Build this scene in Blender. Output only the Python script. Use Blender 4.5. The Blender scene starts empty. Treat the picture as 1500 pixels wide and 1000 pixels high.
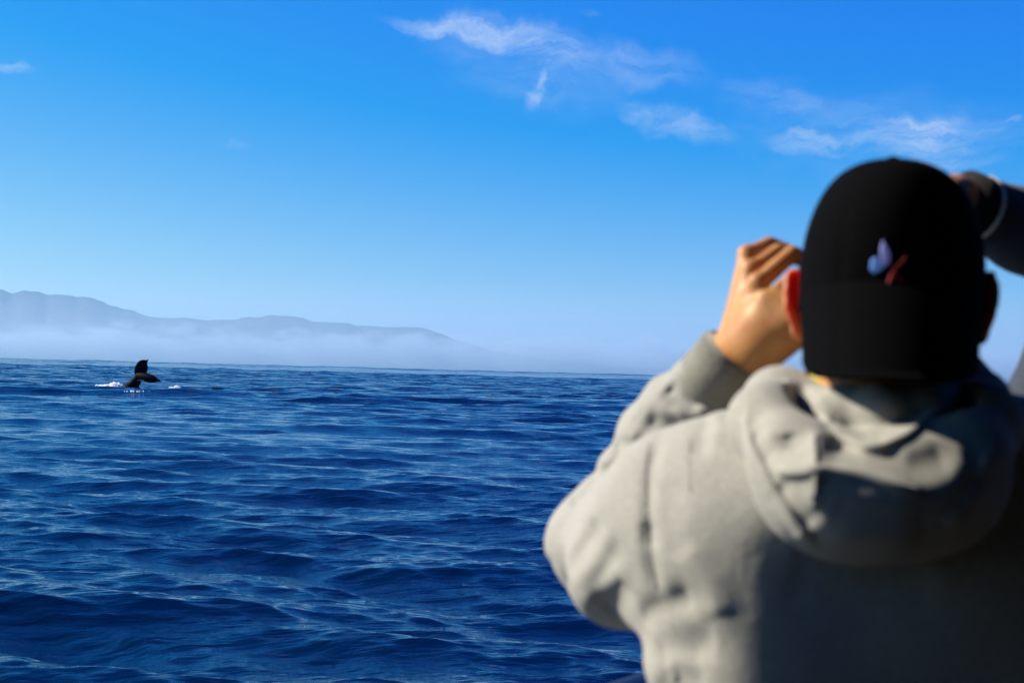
import bpy, bmesh, math, random
import numpy as np
from mathutils import Vector, Matrix

random.seed(7)
rng = np.random.default_rng(11)
R = math.radians
scene = bpy.context.scene
C = scene.collection

# ------------------------------------------------------------------ camera
CAM_Z = 2.40                    # lens height above the mean sea level
PITCH, ROLL = R(1.17), R(1.49)
F_PX = 50.0 / 36.0 * 1500.0     # focal length in photograph pixels
cam_d = bpy.data.cameras.new('camera')
cam_d.lens = 50.0
cam_d.sensor_width = 36.0
cam_d.clip_start = 0.05
cam_d.clip_end = 200000.0
cam_d.dof.use_dof = True
cam_d.dof.focus_distance = 119.0
cam_d.dof.aperture_fstop = 6.5
cam = bpy.data.objects.new('camera', cam_d)
C.objects.link(cam)
scene.camera = cam
_f = Vector((0, math.cos(PITCH), math.sin(PITCH)))
_r0 = Vector((1, 0, 0))
_u0 = Vector((0, -math.sin(PITCH), math.cos(PITCH)))
_r = _r0 * math.cos(ROLL) + _u0 * math.sin(ROLL)
_u = _u0 * math.cos(ROLL) - _r0 * math.sin(ROLL)
CAM_P = Vector((0, 0, CAM_Z))
cam.matrix_world = Matrix(((_r.x, _u.x, -_f.x, CAM_P.x), (_r.y, _u.y, -_f.y, CAM_P.y),
                           (_r.z, _u.z, -_f.z, CAM_P.z), (0, 0, 0, 1)))


def ray(px, py):
    return _f + _r * ((px - 750.0) / F_PX) + _u * ((500.0 - py) / F_PX)


def at(px, py, y):
    """point on the sight line of a photo pixel at world depth y"""
    d = ray(px, py)
    return CAM_P + d * (y / d.y)


# ------------------------------------------------------------------ world, sun, exposure
SUN_EL, SUN_AZ = R(35), R(-76)          # sun azimuth measured from +Y towards +X
world = bpy.data.worlds.new('World')
scene.world = world
world.use_nodes = True


def N(nt, t, **kw):
    n = nt.nodes.new(t)
    for k, v in kw.items():
        if k == 'inp':
            for i, val in v.items():
                n.inputs[i].default_value = val
        else:
            setattr(n, k, v)
    return n


def math_node(nt, op, a, b=None, clamp=False):
    n = nt.nodes.new('ShaderNodeMath')
    n.operation = op
    n.use_clamp = clamp
    for i, v in enumerate((a, b)):
        if v is None:
            continue
        if isinstance(v, (int, float)):
            n.inputs[i].default_value = v
        else:
            nt.links.new(v, n.inputs[i])
    return n.outputs[0]


def build_world():
    nt = world.node_tree
    bg = nt.nodes['Background']
    sky = N(nt, 'ShaderNodeTexSky', sky_type='NISHITA', sun_disc=False)
    sky.sun_elevation = SUN_EL
    sky.sun_rotation = SUN_AZ % (2 * math.pi)
    sky.air_density, sky.dust_density, sky.ozone_density = 0.65, 0.06, 8.0
    # the same film-like grade for the whole sky: each channel gets its own contrast
    sep = N(nt, 'ShaderNodeSeparateColor')
    nt.links.new(sky.outputs[0], sep.inputs[0])
    out = []
    for i, (g, p, o) in enumerate(((2.9, 1.05, 1.10), (1.02, 1.26, 0.0), (7.0, 0.12, 0.0))):
        v = math_node(nt, 'MAXIMUM', math_node(nt, 'SUBTRACT', sep.outputs[i], o), 0.0)
        v = math_node(nt, 'POWER', v, p)
        out.append(math_node(nt, 'MULTIPLY', v, g))
    comb = N(nt, 'ShaderNodeCombineColor')
    for i in range(3):
        nt.links.new(out[i], comb.inputs[i])
    # thin cirrus: azimuth / elevation of the direction, a few long wisps torn by noise
    tc = N(nt, 'ShaderNodeTexCoord')
    sx = N(nt, 'ShaderNodeSeparateXYZ')
    nt.links.new(tc.outputs['Generated'], sx.inputs[0])
    az = math_node(nt, 'ARCTAN2', sx.outputs[0], sx.outputs[1])
    el = math_node(nt, 'ARCSINE', sx.outputs[2])
    pos = N(nt, 'ShaderNodeCombineXYZ')
    nt.links.new(az, pos.inputs[0])
    nt.links.new(el, pos.inputs[1])
    wn = N(nt, 'ShaderNodeTexNoise', inp={'Scale': 26.0, 'Detail': 5.0, 'Roughness': 0.6})
    nt.links.new(pos.outputs[0], wn.inputs['Vector'])
    wsub = N(nt, 'ShaderNodeVectorMath', operation='SUBTRACT')
    wsub.inputs[1].default_value = (0.5, 0.5, 0.5)
    nt.links.new(wn.outputs['Color'], wsub.inputs[0])
    wsc = N(nt, 'ShaderNodeVectorMath', operation='SCALE')
    wsc.inputs[3].default_value = 0.034
    nt.links.new(wsub.outputs[0], wsc.inputs[0])
    wpos = N(nt, 'ShaderNodeVectorMath', operation='ADD')
    nt.links.new(pos.outputs[0], wpos.inputs[0])
    nt.links.new(wsc.outputs[0], wpos.inputs[1])
    mpn = N(nt, 'ShaderNodeMapping')
    mpn.inputs['Rotation'].default_value = (0, 0, R(12))
    mpn.inputs['Scale'].default_value = (16, 60, 1)
    nt.links.new(wpos.outputs[0], mpn.inputs[0])
    fib = N(nt, 'ShaderNodeTexNoise', inp={'Scale': 1.0, 'Detail': 6.0, 'Roughness': 0.62})
    nt.links.new(mpn.outputs[0], fib.inputs['Vector'])
    total = None

    def pix(px, py):
        d = ray(px, py).normalized()
        return math.atan2(d.x, d.y), math.asin(d.z)
    wisps = [  # px, py, half length, half width, angle, weight
        (640, 44, 66, 13, -4, .75), (712, 46, 66, 26, -6, .95), (800, 74, 85, 32, -14, .9), (790, 124, 34, 12, 70, .8), (780, 95, 140, 55, -14, .3),
        (930, 95, 95, 30, -8, .36), (990, 178, 85, 22, -14, .66), (1150, 150, 90, 26, -10, .33),
        (1190, 212, 75, 22, -6, .7), (1340, 196, 110, 27, 4, 1.05), (1360, 230, 110, 20, -4, .6), (1300, 200, 200, 60, -4, .3),
        (10, 95, 40, 8, 10, .5), (345, 205, 22, 5, 0, .28), (1475, 176, 14, 5, 0, .4), (858, 18, 14, 5, 0, .35),
        (-400, 250, 160, 26, 8, .6), (1900, 60, 200, 30, -8, .8), (2300, 240, 140, 22, 6, .6), (-900, 40, 220, 28, -6, .7),
        (400, -420, 260, 40, 10, .8), (1100, -300, 220, 36, -8, .7)]
    for (px, py, hl, hw, ang, wt) in wisps:
        a0, e0 = pix(px, py)
        m = N(nt, 'ShaderNodeMapping', vector_type='TEXTURE')
        m.inputs['Location'].default_value = (a0, e0, 0)
        m.inputs['Rotation'].default_value = (0, 0, R(ang))
        m.inputs['Scale'].default_value = (hl / F_PX, hw / F_PX, 1)
        nt.links.new(wpos.outputs[0], m.inputs[0])
        ln = N(nt, 'ShaderNodeVectorMath', operation='LENGTH')
        nt.links.new(m.outputs[0], ln.inputs[0])
        mr = N(nt, 'ShaderNodeMapRange', interpolation_type='SMOOTHSTEP')
        mr.inputs['From Min'].default_value = 1.45
        mr.inputs['From Max'].default_value = 0.25
        mr.inputs['To Min'].default_value = 0.0
        mr.inputs['To Max'].default_value = wt
        nt.links.new(ln.outputs['Value'], mr.inputs['Value'])
        total = mr.outputs[0] if total is None else math_node(nt, 'MAXIMUM', total, mr.outputs[0])
    fr = N(nt, 'ShaderNodeMapRange', interpolation_type='SMOOTHSTEP')
    fr.inputs['From Min'].default_value = 0.30
    fr.inputs['From Max'].default_value = 0.72
    fr.inputs['To Min'].default_value = 0.12
    fr.inputs['To Max'].default_value = 1.0
    nt.links.new(fib.outputs[0], fr.inputs['Value'])
    fac = math_node(nt, 'MULTIPLY', total, fr.outputs[0])
    fac = math_node(nt, 'MULTIPLY', fac, 0.85, clamp=True)
    mix = N(nt, 'ShaderNodeMix', data_type='RGBA')
    nt.links.new(fac, mix.inputs['Factor'])
    nt.links.new(comb.outputs[0], mix.inputs[6])
    mix.inputs[7].default_value = (5.6, 6.9, 9.3, 1)
    nt.links.new(mix.outputs[2], bg.inputs[0])
    bg.inputs[1].default_value = 0.059


build_world()
sun_d = bpy.data.lights.new('sun', 'SUN')
sun_d.energy = 5.0
sun_d.angle = R(0.53)
sun_d.color = (1.0, 0.93, 0.78)
sun = bpy.data.objects.new('sun', sun_d)
C.objects.link(sun)
SUN_DIR = Vector((math.sin(SUN_AZ) * math.cos(SUN_EL), math.cos(SUN_AZ) * math.cos(SUN_EL), math.sin(SUN_EL)))
sun.rotation_euler = SUN_DIR.to_track_quat('Z', 'Y').to_euler()
sun.location = (-20, 5, 30)
scene.view_settings.view_transform = 'Standard'
scene.view_settings.look = 'None'
scene.view_settings.exposure = 0.80
scene.view_settings.gamma = 1.0
scene.render.engine = 'CYCLES'
scene.cycles.volume_bounces = 1
scene.cycles.use_denoising = True


# ------------------------------------------------------------------ helpers
def mat(name, color=(.5, .5, .5), rough=.6, spec=.5, metal=0.0):
    m = bpy.data.materials.new(name)
    m.use_nodes = True
    b = m.node_tree.nodes['Principled BSDF']
    b.inputs['Base Color'].default_value = (*color, 1)
    b.inputs['Roughness'].default_value = rough
    b.inputs['Specular IOR Level'].default_value = spec
    b.inputs['Metallic'].default_value = metal
    return m


def noisy(name, c1, c2, scale, rough=.8, bump=0.0, bscale=None, spec=.3, detail=4, bdist=.01):
    """two colours mottled by noise, with a fine bump"""
    m = mat(name, c1, rough, spec)
    nt = m.node_tree
    b = nt.nodes['Principled BSDF']
    tc = N(nt, 'ShaderNodeTexCoord')
    n = N(nt, 'ShaderNodeTexNoise', inp={'Scale': scale, 'Detail': detail, 'Roughness': .6})
    nt.links.new(tc.outputs['Object'], n.inputs['Vector'])
    mx = N(nt, 'ShaderNodeMix', data_type='RGBA')
    mx.inputs[6].default_value = (*c1, 1)
    mx.inputs[7].default_value = (*c2, 1)
    mr = N(nt, 'ShaderNodeMapRange')
    mr.inputs['From Min'].default_value = .3
    mr.inputs['From Max'].default_value = .7
    nt.links.new(n.outputs[0], mr.inputs['Value'])
    nt.links.new(mr.outputs[0], mx.inputs['Factor'])
    nt.links.new(mx.outputs[2], b.inputs['Base Color'])
    if bump:
        n2 = N(nt, 'ShaderNodeTexNoise', inp={'Scale': bscale or scale * 4, 'Detail': 3.0})
        nt.links.new(tc.outputs['Object'], n2.inputs['Vector'])
        bp = N(nt, 'ShaderNodeBump', inp={'Strength': bump, 'Distance': bdist})
        nt.links.new(n2.outputs[0], bp.inputs['Height'])
        nt.links.new(bp.outputs[0], b.inputs['Normal'])
    return m


def mesh_from(name, verts, faces, smooth=True):
    me = bpy.data.meshes.new(name)
    verts = np.asarray(verts, np.float32)
    me.vertices.add(len(verts))
    me.vertices.foreach_set('co', verts.ravel())
    if isinstance(faces, np.ndarray):
        k = faces.shape[1]
        nf = len(faces)
        me.loops.add(nf * k)
        me.loops.foreach_set('vertex_index', faces.astype(np.int32).ravel())
        me.polygons.add(nf)
        me.polygons.foreach_set('loop_start', np.arange(0, nf * k, k, dtype=np.int32))
        me.polygons.foreach_set('loop_total', np.full(nf, k, np.int32))
        me.update(calc_edges=True)
        me.validate()
    else:
        me = bpy.data.meshes.new(name)
        me.from_pydata([tuple(map(float, v)) for v in verts], [], [tuple(f) for f in faces])
        me.update()
    me.polygons.foreach_set('use_smooth', np.full(len(me.polygons), smooth))
    return me


def obj(name, me, m=None, parent=None, loc=None):
    o = bpy.data.objects.new(name, me)
    C.objects.link(o)
    if m is not None and me is not None:
        me.materials.append(m)
    if parent is not None:
        o.parent = parent
    if loc is not None:
        o.location = loc
    return o


def tag(o, label=None, cat=None, group=None, kind=None):
    if label:
        o['label'] = label
    if cat:
        o['category'] = cat
    if group:
        o['group'] = group
    if kind:
        o['kind'] = kind
    return o


class Vol:
    """signed distance field on a grid; shapes are added only inside their own box"""

    def __init__(s, lo, hi, h):
        s.lo = np.array(lo, float)
        s.h = h
        s.n = np.ceil((np.array(hi, float) - s.lo) / h).astype(int) + 1
        s.d = np.full(s.n, 9.0, np.float32)

    def box(s, lo, hi):
        i0 = np.clip(np.floor((np.array(lo) - s.lo) / s.h).astype(int), 0, s.n - 1)
        i1 = np.clip(np.ceil((np.array(hi) - s.lo) / s.h).astype(int) + 1, 1, s.n)
        sl = tuple(slice(a, b) for a, b in zip(i0, i1))
        g = [s.lo[k] + s.h * np.arange(i0[k], max(i1[k], i0[k] + 1)) for k in range(3)]
        P = np.stack(np.meshgrid(*g, indexing='ij'), -1)
        return sl, P

    def put(s, sl, p, k, sub=False):
        a = s.d[sl]
        if sub:
            b = -p
            hh = np.clip(.5 - .5 * (b - a) / k, 0, 1)
            s.d[sl] = b + (a - b) * hh + k * hh * (1 - hh)
        else:
            hh = np.clip(.5 + .5 * (p - a) / k, 0, 1)
            s.d[sl] = p + (a - p) * hh - k * hh * (1 - hh)

    def cap(s, a, b, ra, rb, k=.02, sub=False):
        a = np.array(a, float)
        b = np.array(b, float)
        m = max(ra, rb) + k + 3 * s.h
        sl, P = s.box(np.minimum(a, b) - m, np.maximum(a, b) + m)
        ab = b - a
        t = np.clip(((P - a) @ ab) / max(ab @ ab, 1e-9), 0, 1)
        d = np.linalg.norm(P - a - t[..., None] * ab, axis=-1) - (ra + (rb - ra) * t)
        s.put(sl, d, k, sub)

    def chain(s, pts, k=.02):
        for (a, ra), (b, rb) in zip(pts[:-1], pts[1:]):
            s.cap(a, b, ra, rb, k)

    def ell(s, c, r, k=.02, rot=None, sub=False):
        c = np.array(c, float)
        r = np.array(r, float)
        m = r.max() + k + 3 * s.h
        sl, P = s.box(c - m, c + m)
        q = P - c
        if rot is not None:
            q = q @ np.array(rot)          # columns of rot = local axes
        k0 = np.linalg.norm(q / r, axis=-1)
        k1 = np.linalg.norm(q / (r * r), axis=-1)
        d = k0 * (k0 - 1) / np.maximum(k1, 1e-6)
        s.put(sl, d, k, sub)

    def ecap(s, a, b, ra, rb, k=.03, yaw=0.0, e=2.0):
        """upright limb with an elliptic section; ra/rb = (rx, ry) at both ends"""
        a = np.array(a, float)
        b = np.array(b, float)
        m = max(*ra, *rb) + k + 3 * s.h
        sl, P = s.box(np.minimum(a, b) - m, np.maximum(a, b) + m)
        t = np.clip((P[..., 2] - a[2]) / (b[2] - a[2]), 0, 1)
        cx = a[0] + (b[0] - a[0]) * t
        cy = a[1] + (b[1] - a[1]) * t
        rx = ra[0] + (rb[0] - ra[0]) * t
        ry = ra[1] + (rb[1] - ra[1]) * t
        dz = P[..., 2] - (a[2] + (b[2] - a[2]) * t)
        ex, ey = P[..., 0] - cx, P[..., 1] - cy
        ex, ey = ex * math.cos(yaw) + ey * math.sin(yaw), ey * math.cos(yaw) - ex * math.sin(yaw)
        q = (np.abs(ex / rx) ** e + np.abs(ey / ry) ** e + np.abs(dz / np.minimum(rx, ry)) ** e) ** (1 / e)
        s.put(sl, (q - 1) * np.minimum(rx, ry), k)

    def stroke(s, pts, width, amp, ylim=None, ymin=None):
        """press (amp>0) or raise (amp<0) a fold along a line seen from behind: pts = (x, z)"""
        pts = np.array(pts, float)
        m = width * 3
        lo = np.array([pts[:, 0].min() - m, ymin if ymin is not None else s.lo[1], pts[:, 1].min() - m])
        hi = np.array([pts[:, 0].max() + m, ylim if ylim is not None else 9, pts[:, 1].max() + m])
        sl, P = s.box(lo, hi)
        q = P[:, 0, :, :][..., [0, 2]]
        best = np.full(q.shape[:2], 9.0)
        tb = np.zeros(q.shape[:2])
        n = len(pts) - 1
        for i in range(n):
            ab = pts[i + 1] - pts[i]
            t = np.clip(((q - pts[i]) @ ab) / max(ab @ ab, 1e-9), 0, 1)
            dd = np.linalg.norm(q - pts[i] - t[..., None] * ab, axis=-1)
            tb = np.where(dd < best, (i + t) / n, tb)
            best = np.minimum(best, dd)
        taper = np.clip(np.minimum(tb, 1 - tb) * 6 + .25, 0, 1)
        s.d[sl] += (amp * taper * np.exp(-(best / width) ** 2))[:, None, :].astype(np.float32)

    def mesh(s, name, smooth=2):
        d = s.d
        neg = d < 0
        n = d.shape
        cnt = np.zeros((n[0] - 1, n[1] - 1, n[2] - 1), np.int8)
        for i in (0, 1):
            for j in (0, 1):
                for k in (0, 1):
                    cnt += neg[i:n[0] - 1 + i, j:n[1] - 1 + j, k:n[2] - 1 + k]
        act = (cnt > 0) & (cnt < 8)
        idx = np.full(act.shape, -1, np.int64)
        cells = np.argwhere(act)
        idx[act] = np.arange(len(cells))
        acc = np.zeros((len(cells), 3))
        w = np.zeros(len(cells))
        corners = [(i, j, k) for i in (0, 1) for j in (0, 1) for k in (0, 1)]
        val = {c: d[cells[:, 0] + c[0], cells[:, 1] + c[1], cells[:, 2] + c[2]] for c in corners}
        for c in corners:
            for ax in range(3):
                if c[ax]:
                    continue
                e = list(c)
                e[ax] = 1
                e = tuple(e)
                a, b = val[c], val[e]
                x = (a < 0) != (b < 0)
                t = np.where(x, a / np.where(x, a - b, 1), 0)
                p = np.array(c, float) + np.zeros((len(cells), 3))
                p[:, ax] += t
                acc += p * x[:, None]
                w += x
        V = s.lo + s.h * (cells + acc / w[:, None])
        F = []
        for ax in range(3):
            o1, o2 = [(1, 2), (2, 0), (0, 1)][ax]
            a = [slice(0, n[0]), slice(0, n[1]), slice(0, n[2])]
            sl0 = [slice(1, -1)] * 3
            sl1 = [slice(1, -1)] * 3
            sl0[ax] = slice(0, -1)
            sl1[ax] = slice(1, None)
            n0, n1 = neg[tuple(sl0)], neg[tuple(sl1)]
            for flip, msk in ((False, n0 & ~n1), (True, ~n0 & n1)):
                e = np.argwhere(msk)
                off = np.ones(3, int)
                off[ax] = 0
                e = e + off
                u1 = np.zeros(3, int)
                u1[o1] = 1
                u2 = np.zeros(3, int)
                u2[o2] = 1
                q = [e - u1 - u2, e - u2, e, e - u1]
                q = np.stack([idx[tuple(x.T)] for x in q], 1)
                F.append(q[:, ::-1] if flip else q)
        F = np.concatenate(F)
        F = F[(F >= 0).all(1)]
        for _ in range(smooth):
            A = np.zeros_like(V)
            cn = np.zeros(len(V))
            for i in range(4):
                for j in (1, 3):
                    np.add.at(A, F[:, i], V[F[:, (i + j) % 4]])
                    np.add.at(cn, F[:, i], 1)
            V = V * .5 + .5 * A / np.maximum(cn, 1)[:, None]
        return mesh_from(name, V, F)


def tube(name, pts, rad, seg=10, closed=False):
    """round tube along points (one mesh)"""
    pts = [Vector(p) for p in pts]
    n = len(pts)
    rad = [rad] * n if isinstance(rad, (int, float)) else rad
    V, F = [], []
    for i, p in enumerate(pts):
        a = pts[(i - 1) % n] if (closed or i > 0) else p
        b = pts[(i + 1) % n] if (closed or i < n - 1) else p
        t = (b - a).normalized()
        up = Vector((0, 0, 1)) if abs(t.z) < .9 else Vector((1, 0, 0))
        s1 = t.cross(up).normalized()
        s2 = t.cross(s1)
        for k in range(seg):
            an = 2 * math.pi * k / seg
            V.append(p + (s1 * math.cos(an) + s2 * math.sin(an)) * rad[i])
    for i in range(n if closed else n - 1):
        for k in range(seg):
            j = (i + 1) % n
            F.append((i * seg + k, i * seg + (k + 1) % seg, j * seg + (k + 1) % seg, j * seg + k))
    if not closed:
        F.append(tuple(range(seg))[::-1])
        F.append(tuple((n - 1) * seg + k for k in range(seg)))
    me = mesh_from(name, np.array([tuple(v) for v in V]), F)
    bm = bmesh.new()
    bm.from_mesh(me)
    bmesh.ops.recalc_face_normals(bm, faces=bm.faces)
    bm.to_mesh(me)
    bm.free()
    return me


def prism(name, outline, z0, z1, bevel=0.0):
    """outline (x, y) counter-clockwise, extruded upright"""
    bm = bmesh.new()
    a = [bm.verts.new((x, y, z0)) for x, y in outline]
    b = [bm.verts.new((x, y, z1)) for x, y in outline]
    n = len(a)
    bm.faces.new(a[::-1])
    bm.faces.new(b)
    for i in range(n):
        bm.faces.new((a[i], a[(i + 1) % n], b[(i + 1) % n], b[i]))
    bmesh.ops.recalc_face_normals(bm, faces=bm.faces)
    if bevel:
        bmesh.ops.bevel(bm, geom=list(bm.edges), offset=bevel, segments=2, affect='EDGES')
    me = bpy.data.meshes.new(name)
    bm.to_mesh(me)
    bm.free()
    return me


R_EARTH = 6.371e6


# ------------------------------------------------------------------ sea
def wave_set():
    rs = np.random.default_rng(5)
    lam = np.geomspace(26.0, 0.20, 130) * rs.uniform(.94, 1.06, 130)
    base = R(180 + 12)                                  # waves run towards the boat, a little oblique
    spread = np.where(lam > 6, R(10), np.where(lam > 1.5, R(17), np.where(lam > .6, R(24), R(32))))
    ang = base + rs.normal(0, 1, len(lam)) * spread
    slope = np.where(lam > 9, .0045, np.where(lam > 4, .016, np.where(lam > 1.8, .030, np.where(lam > .6, .028, .027))))
    amp = slope * lam / (2 * math.pi) * rs.uniform(.6, 1.35, len(lam))
    k = 2 * math.pi / lam
    return lam, amp, k * np.sin(ang), k * np.cos(ang), rs.uniform(0, 2 * math.pi, len(lam))


WAVES = wave_set()


def sea_height(x, y, spacing=None):
    lam, amp, kx, ky, ph = WAVES
    z = np.zeros_like(x)
    dx = np.zeros_like(x)
    dy = np.zeros_like(x)
    # patches of livelier and calmer water
    m = 1 + .30 * np.sin(x * .061 + 1.3 + .9 * np.sin(y * .043)) * np.sin(y * .093 + .6 + np.sin(x * .047))
    rr = np.sqrt(x * x + y * y)
    tt = np.clip((rr - 50) / 450, 0, 1)
    far = 1 + 2.4 * tt * tt * (3 - 2 * tt)
    # two longer swells rolling past the whale
    for (y0, x0, hx, am, wd) in ((97, -24, 30, .46, 1.3), (91, 2, 26, .36, 1.2), (84, 24, 20, .2, 1.2), (70, -12, 24, .12, 1.3)):
        yy = y - y0 + .05 * (x - x0) + 1.2 * np.sin(x * .11)
        z += am * np.exp(-(yy / wd) ** 2 - ((x - x0) / hx) ** 4) * (.75 + .25 * np.sin(x * .5))
    # long ocean swell that grows offshore
    t2 = np.clip((rr - 250) / 1500, 0, 1)
    off = t2 * t2 * (3 - 2 * t2)
    rs2 = np.random.default_rng(3)
    for lm in np.geomspace(26, 64, 16):
        an = R(192) + rs2.normal(0, R(14))
        kk = 2 * math.pi / lm
        w = off if spacing is None else off * np.clip((lm / spacing - 2.0) / 1.0, 0, 1)
        z += .034 / kk * w * np.sin(kk * (math.sin(an) * x + math.cos(an) * y) + rs2.uniform(0, 6.28))
    for i in range(len(lam)):
        w = 1.0
        if spacing is not None:
            w = np.clip((lam[i] / spacing - 2.2) / 2.0, 0, 1)
            sel = w > 0
            if not sel.any():
                continue
        p = kx[i] * x + ky[i] * y + ph[i]
        a = amp[i] * w * (m if lam[i] < 6 else 1.0)
        if 2.5 < lam[i] < 16:                      # far off, the slopes of the short waves that the mesh cannot carry
            a = a * far
        z += a * np.sin(p)
        q = .75 / (amp[i] * math.hypot(kx[i], ky[i]) * 130) * .16
        c = a * np.cos(p)
        kk = math.hypot(kx[i], ky[i])
        dx += 0.9 * c * kx[i] / kk
        dy += 0.9 * c * ky[i] / kk
    return z, dx, dy


def build_sea():
    rs = [1.2]
    while rs[-1] < 45000:
        r = rs[-1]
        rs.append(r + (max(.035, .0032 * r) if r < 550 else (.006 * r if r < 1500 else (.0035 * r if r < 5600 else .05 * r))))
    rs = np.array(rs)
    fine = np.linspace(R(-27), R(27), 420)
    rest = np.linspace(R(27), R(333), 72)[1:-1]
    azs = np.concatenate([fine, rest])
    daz = np.concatenate([np.full(len(fine), fine[1] - fine[0]), np.full(len(rest), rest[1] - rest[0])])
    RR, AA = np.meshgrid(rs, azs, indexing='ij')
    sp = np.maximum(np.gradient(rs)[:, None], RR * daz[None, :])
    x = RR * np.sin(AA)
    y = RR * np.cos(AA)
    z, dx, dy = sea_height(x.ravel(), y.ravel(), sp.ravel())
    X = x.ravel() + dx
    Y = y.ravel() + dy
    Z = z - (RR.ravel() ** 2) / (2 * R_EARTH)
    nr, na = RR.shape
    V = np.stack([X, Y, Z], 1)
    V = np.concatenate([V, [[0, 0, 0]]])
    i, j = np.meshgrid(np.arange(nr - 1), np.arange(na), indexing='ij')
    j2 = (j + 1) % na
    F = np.stack([i * na + j, i * na + j2, (i + 1) * na + j2, (i + 1) * na + j], -1).reshape(-1, 4)
    me = mesh_from('sea', V[:-1], F[:, ::-1])
    m = mat('sea_water', (0.0001, 0.0065, 0.024), .012, .5)
    nt = m.node_tree
    b = nt.nodes['Principled BSDF']
    b.inputs['IOR'].default_value = 1.333
    tc = N(nt, 'ShaderNodeTexCoord')
    prev = None
    for (sx, sy, dist, st, det) in ((.45, 1.5, .40, 1.0, 4.0), (1.8, 6.5, .055, .6, 3.0), (7.0, 24.0, .010, .6, 3.0)):
        mp = N(nt, 'ShaderNodeMapping')
        mp.inputs['Scale'].default_value = (sx, sy, 1)
        mp.inputs['Rotation'].default_value = (0, 0, R(-10))
        nt.links.new(tc.outputs['Object'], mp.inputs[0])
        n = N(nt, 'ShaderNodeTexNoise', inp={'Scale': 1.0, 'Detail': det, 'Roughness': .55, 'Distortion': .4})
        nt.links.new(mp.outputs[0], n.inputs['Vector'])
        bp = N(nt, 'ShaderNodeBump', inp={'Strength': st, 'Distance': dist})
        hh = n.outputs[0]
        if sx < 1:                                     # chop too fine for the far mesh: fades in with distance
            ln = N(nt, 'ShaderNodeVectorMath', operation='LENGTH')
            nt.links.new(tc.outputs['Object'], ln.inputs[0])
            mr = N(nt, 'ShaderNodeMapRange', interpolation_type='SMOOTHSTEP')
            mr.inputs['From Min'].default_value = 18.0
            mr.inputs['From Max'].default_value = 200.0
            nt.links.new(ln.outputs['Value'], mr.inputs['Value'])
            hh = math_node(nt, 'MULTIPLY', hh, mr.outputs[0])
        nt.links.new(hh, bp.inputs['Height'])
        if prev is not None:
            nt.links.new(prev.outputs[0], bp.inputs['Normal'])
        prev = bp
    nt.links.new(prev.outputs[0], b.inputs['Normal'])
    o = obj('sea', me, m)
    tag(o, kind='structure')
    return o


build_sea()


# ------------------------------------------------------------------ mountains, fog and haze
def vnoise(x, y, seed=0):
    """smooth value noise"""
    xi = np.floor(x).astype(np.int64)
    yi = np.floor(y).astype(np.int64)
    xf = x - xi
    yf = y - yi
    u = xf * xf * (3 - 2 * xf)
    v = yf * yf * (3 - 2 * yf)

    def h(a, b):
        n = (a * 374761393 + b * 668265263 + seed * 1442695041) & 0xffffffff
        n = ((n ^ (n >> 13)) * 1274126177) & 0xffffffff
        return ((n ^ (n >> 16)) & 0xffff) / 65535.0
    return (h(xi, yi) * (1 - u) + h(xi + 1, yi) * u) * (1 - v) + (h(xi, yi + 1) * (1 - u) + h(xi + 1, yi + 1) * u) * v


def fbm(x, y, oct=5, seed=0):
    s, a, t = 0, 1, 0
    for o in range(oct):
        s = s + a * vnoise(x * 2 ** o, y * 2 ** o, seed + o)
        t += a
        a *= .5
    return s / t


def build_mountains():
    prof = [(-900, 70), (-500, 92), (-250, 98), (-100, 102), (0, 98), (40, 97), (75, 96), (130, 91), (165, 81), (200, 73), (230, 68),
            (260, 68), (300, 66), (335, 68), (370, 73), (410, 77), (440, 74), (475, 67), (500, 68), (550, 63), (585, 65),
            (612, 66), (640, 58), (670, 48), (710, 36), (800, 22), (900, 16), (1200, 10), (1500, 7), (1900, 4)]
    px = np.array([p[0] for p in prof], float)
    ph = np.array([p[1] for p in prof], float)
    azp = np.arctan((px - 750) / F_PX)
    D = 30000.0
    az = np.linspace(azp[0], azp[-1], 420)
    crest = np.interp(az, azp, ph) / F_PX * D * 1.0
    rr = np.linspace(-1, 1, 60)
    AZ, T = np.meshgrid(az, rr, indexing='ij')
    dist = D + T * 5200
    x = dist * np.sin(AZ)
    y = dist * np.cos(AZ)
    n = fbm(x / 2600, y / 2600, 6, 3)
    ridged = 1 - np.abs(2 * fbm(x / 3400, y / 3400, 5, 9) - 1)
    env = np.clip(1 - np.abs(T) ** 1.4, 0, 1)
    z = crest[:, None] * (env * (.80 + .20 * ridged) + .16 * (n - .5) * (np.abs(T) < .98))
    mx = z.max(1)
    z *= (crest * (1 + .10 * (fbm(az * 130, az * 0, 5, 21) - .5)) / mx)[:, None]
    z = z - 75 - 30 * (np.abs(T) > .97)
    V = np.stack([x, y, z], -1).reshape(-1, 3)
    na, nr = AZ.shape
    i, j = np.meshgrid(np.arange(na - 1), np.arange(nr - 1), indexing='ij')
    F = np.stack([i * nr + j, (i + 1) * nr + j, (i + 1) * nr + j + 1, i * nr + j + 1], -1).reshape(-1, 4)
    me = mesh_from('mountains', V, F)
    o = obj('mountains', me, noisy('scrub_slope', (.05, .062, .03), (.12, .10, .06), .0012, .95, 0))
    tag(o, kind='structure')


build_mountains()


def vol_mat(name, color, density, aniso=0.0):
    m = bpy.data.materials.new(name)
    m.use_nodes = True
    nt = m.node_tree
    for n in list(nt.nodes):
        nt.nodes.remove(n)
    out = N(nt, 'ShaderNodeOutputMaterial')
    pv = N(nt, 'ShaderNodeVolumePrincipled')
    pv.inputs['Color'].default_value = (*color, 1)
    pv.inputs['Density'].default_value = density
    pv.inputs['Anisotropy'].default_value = aniso
    nt.links.new(pv.outputs[0], out.inputs['Volume'])
    return m, nt, pv


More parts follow.
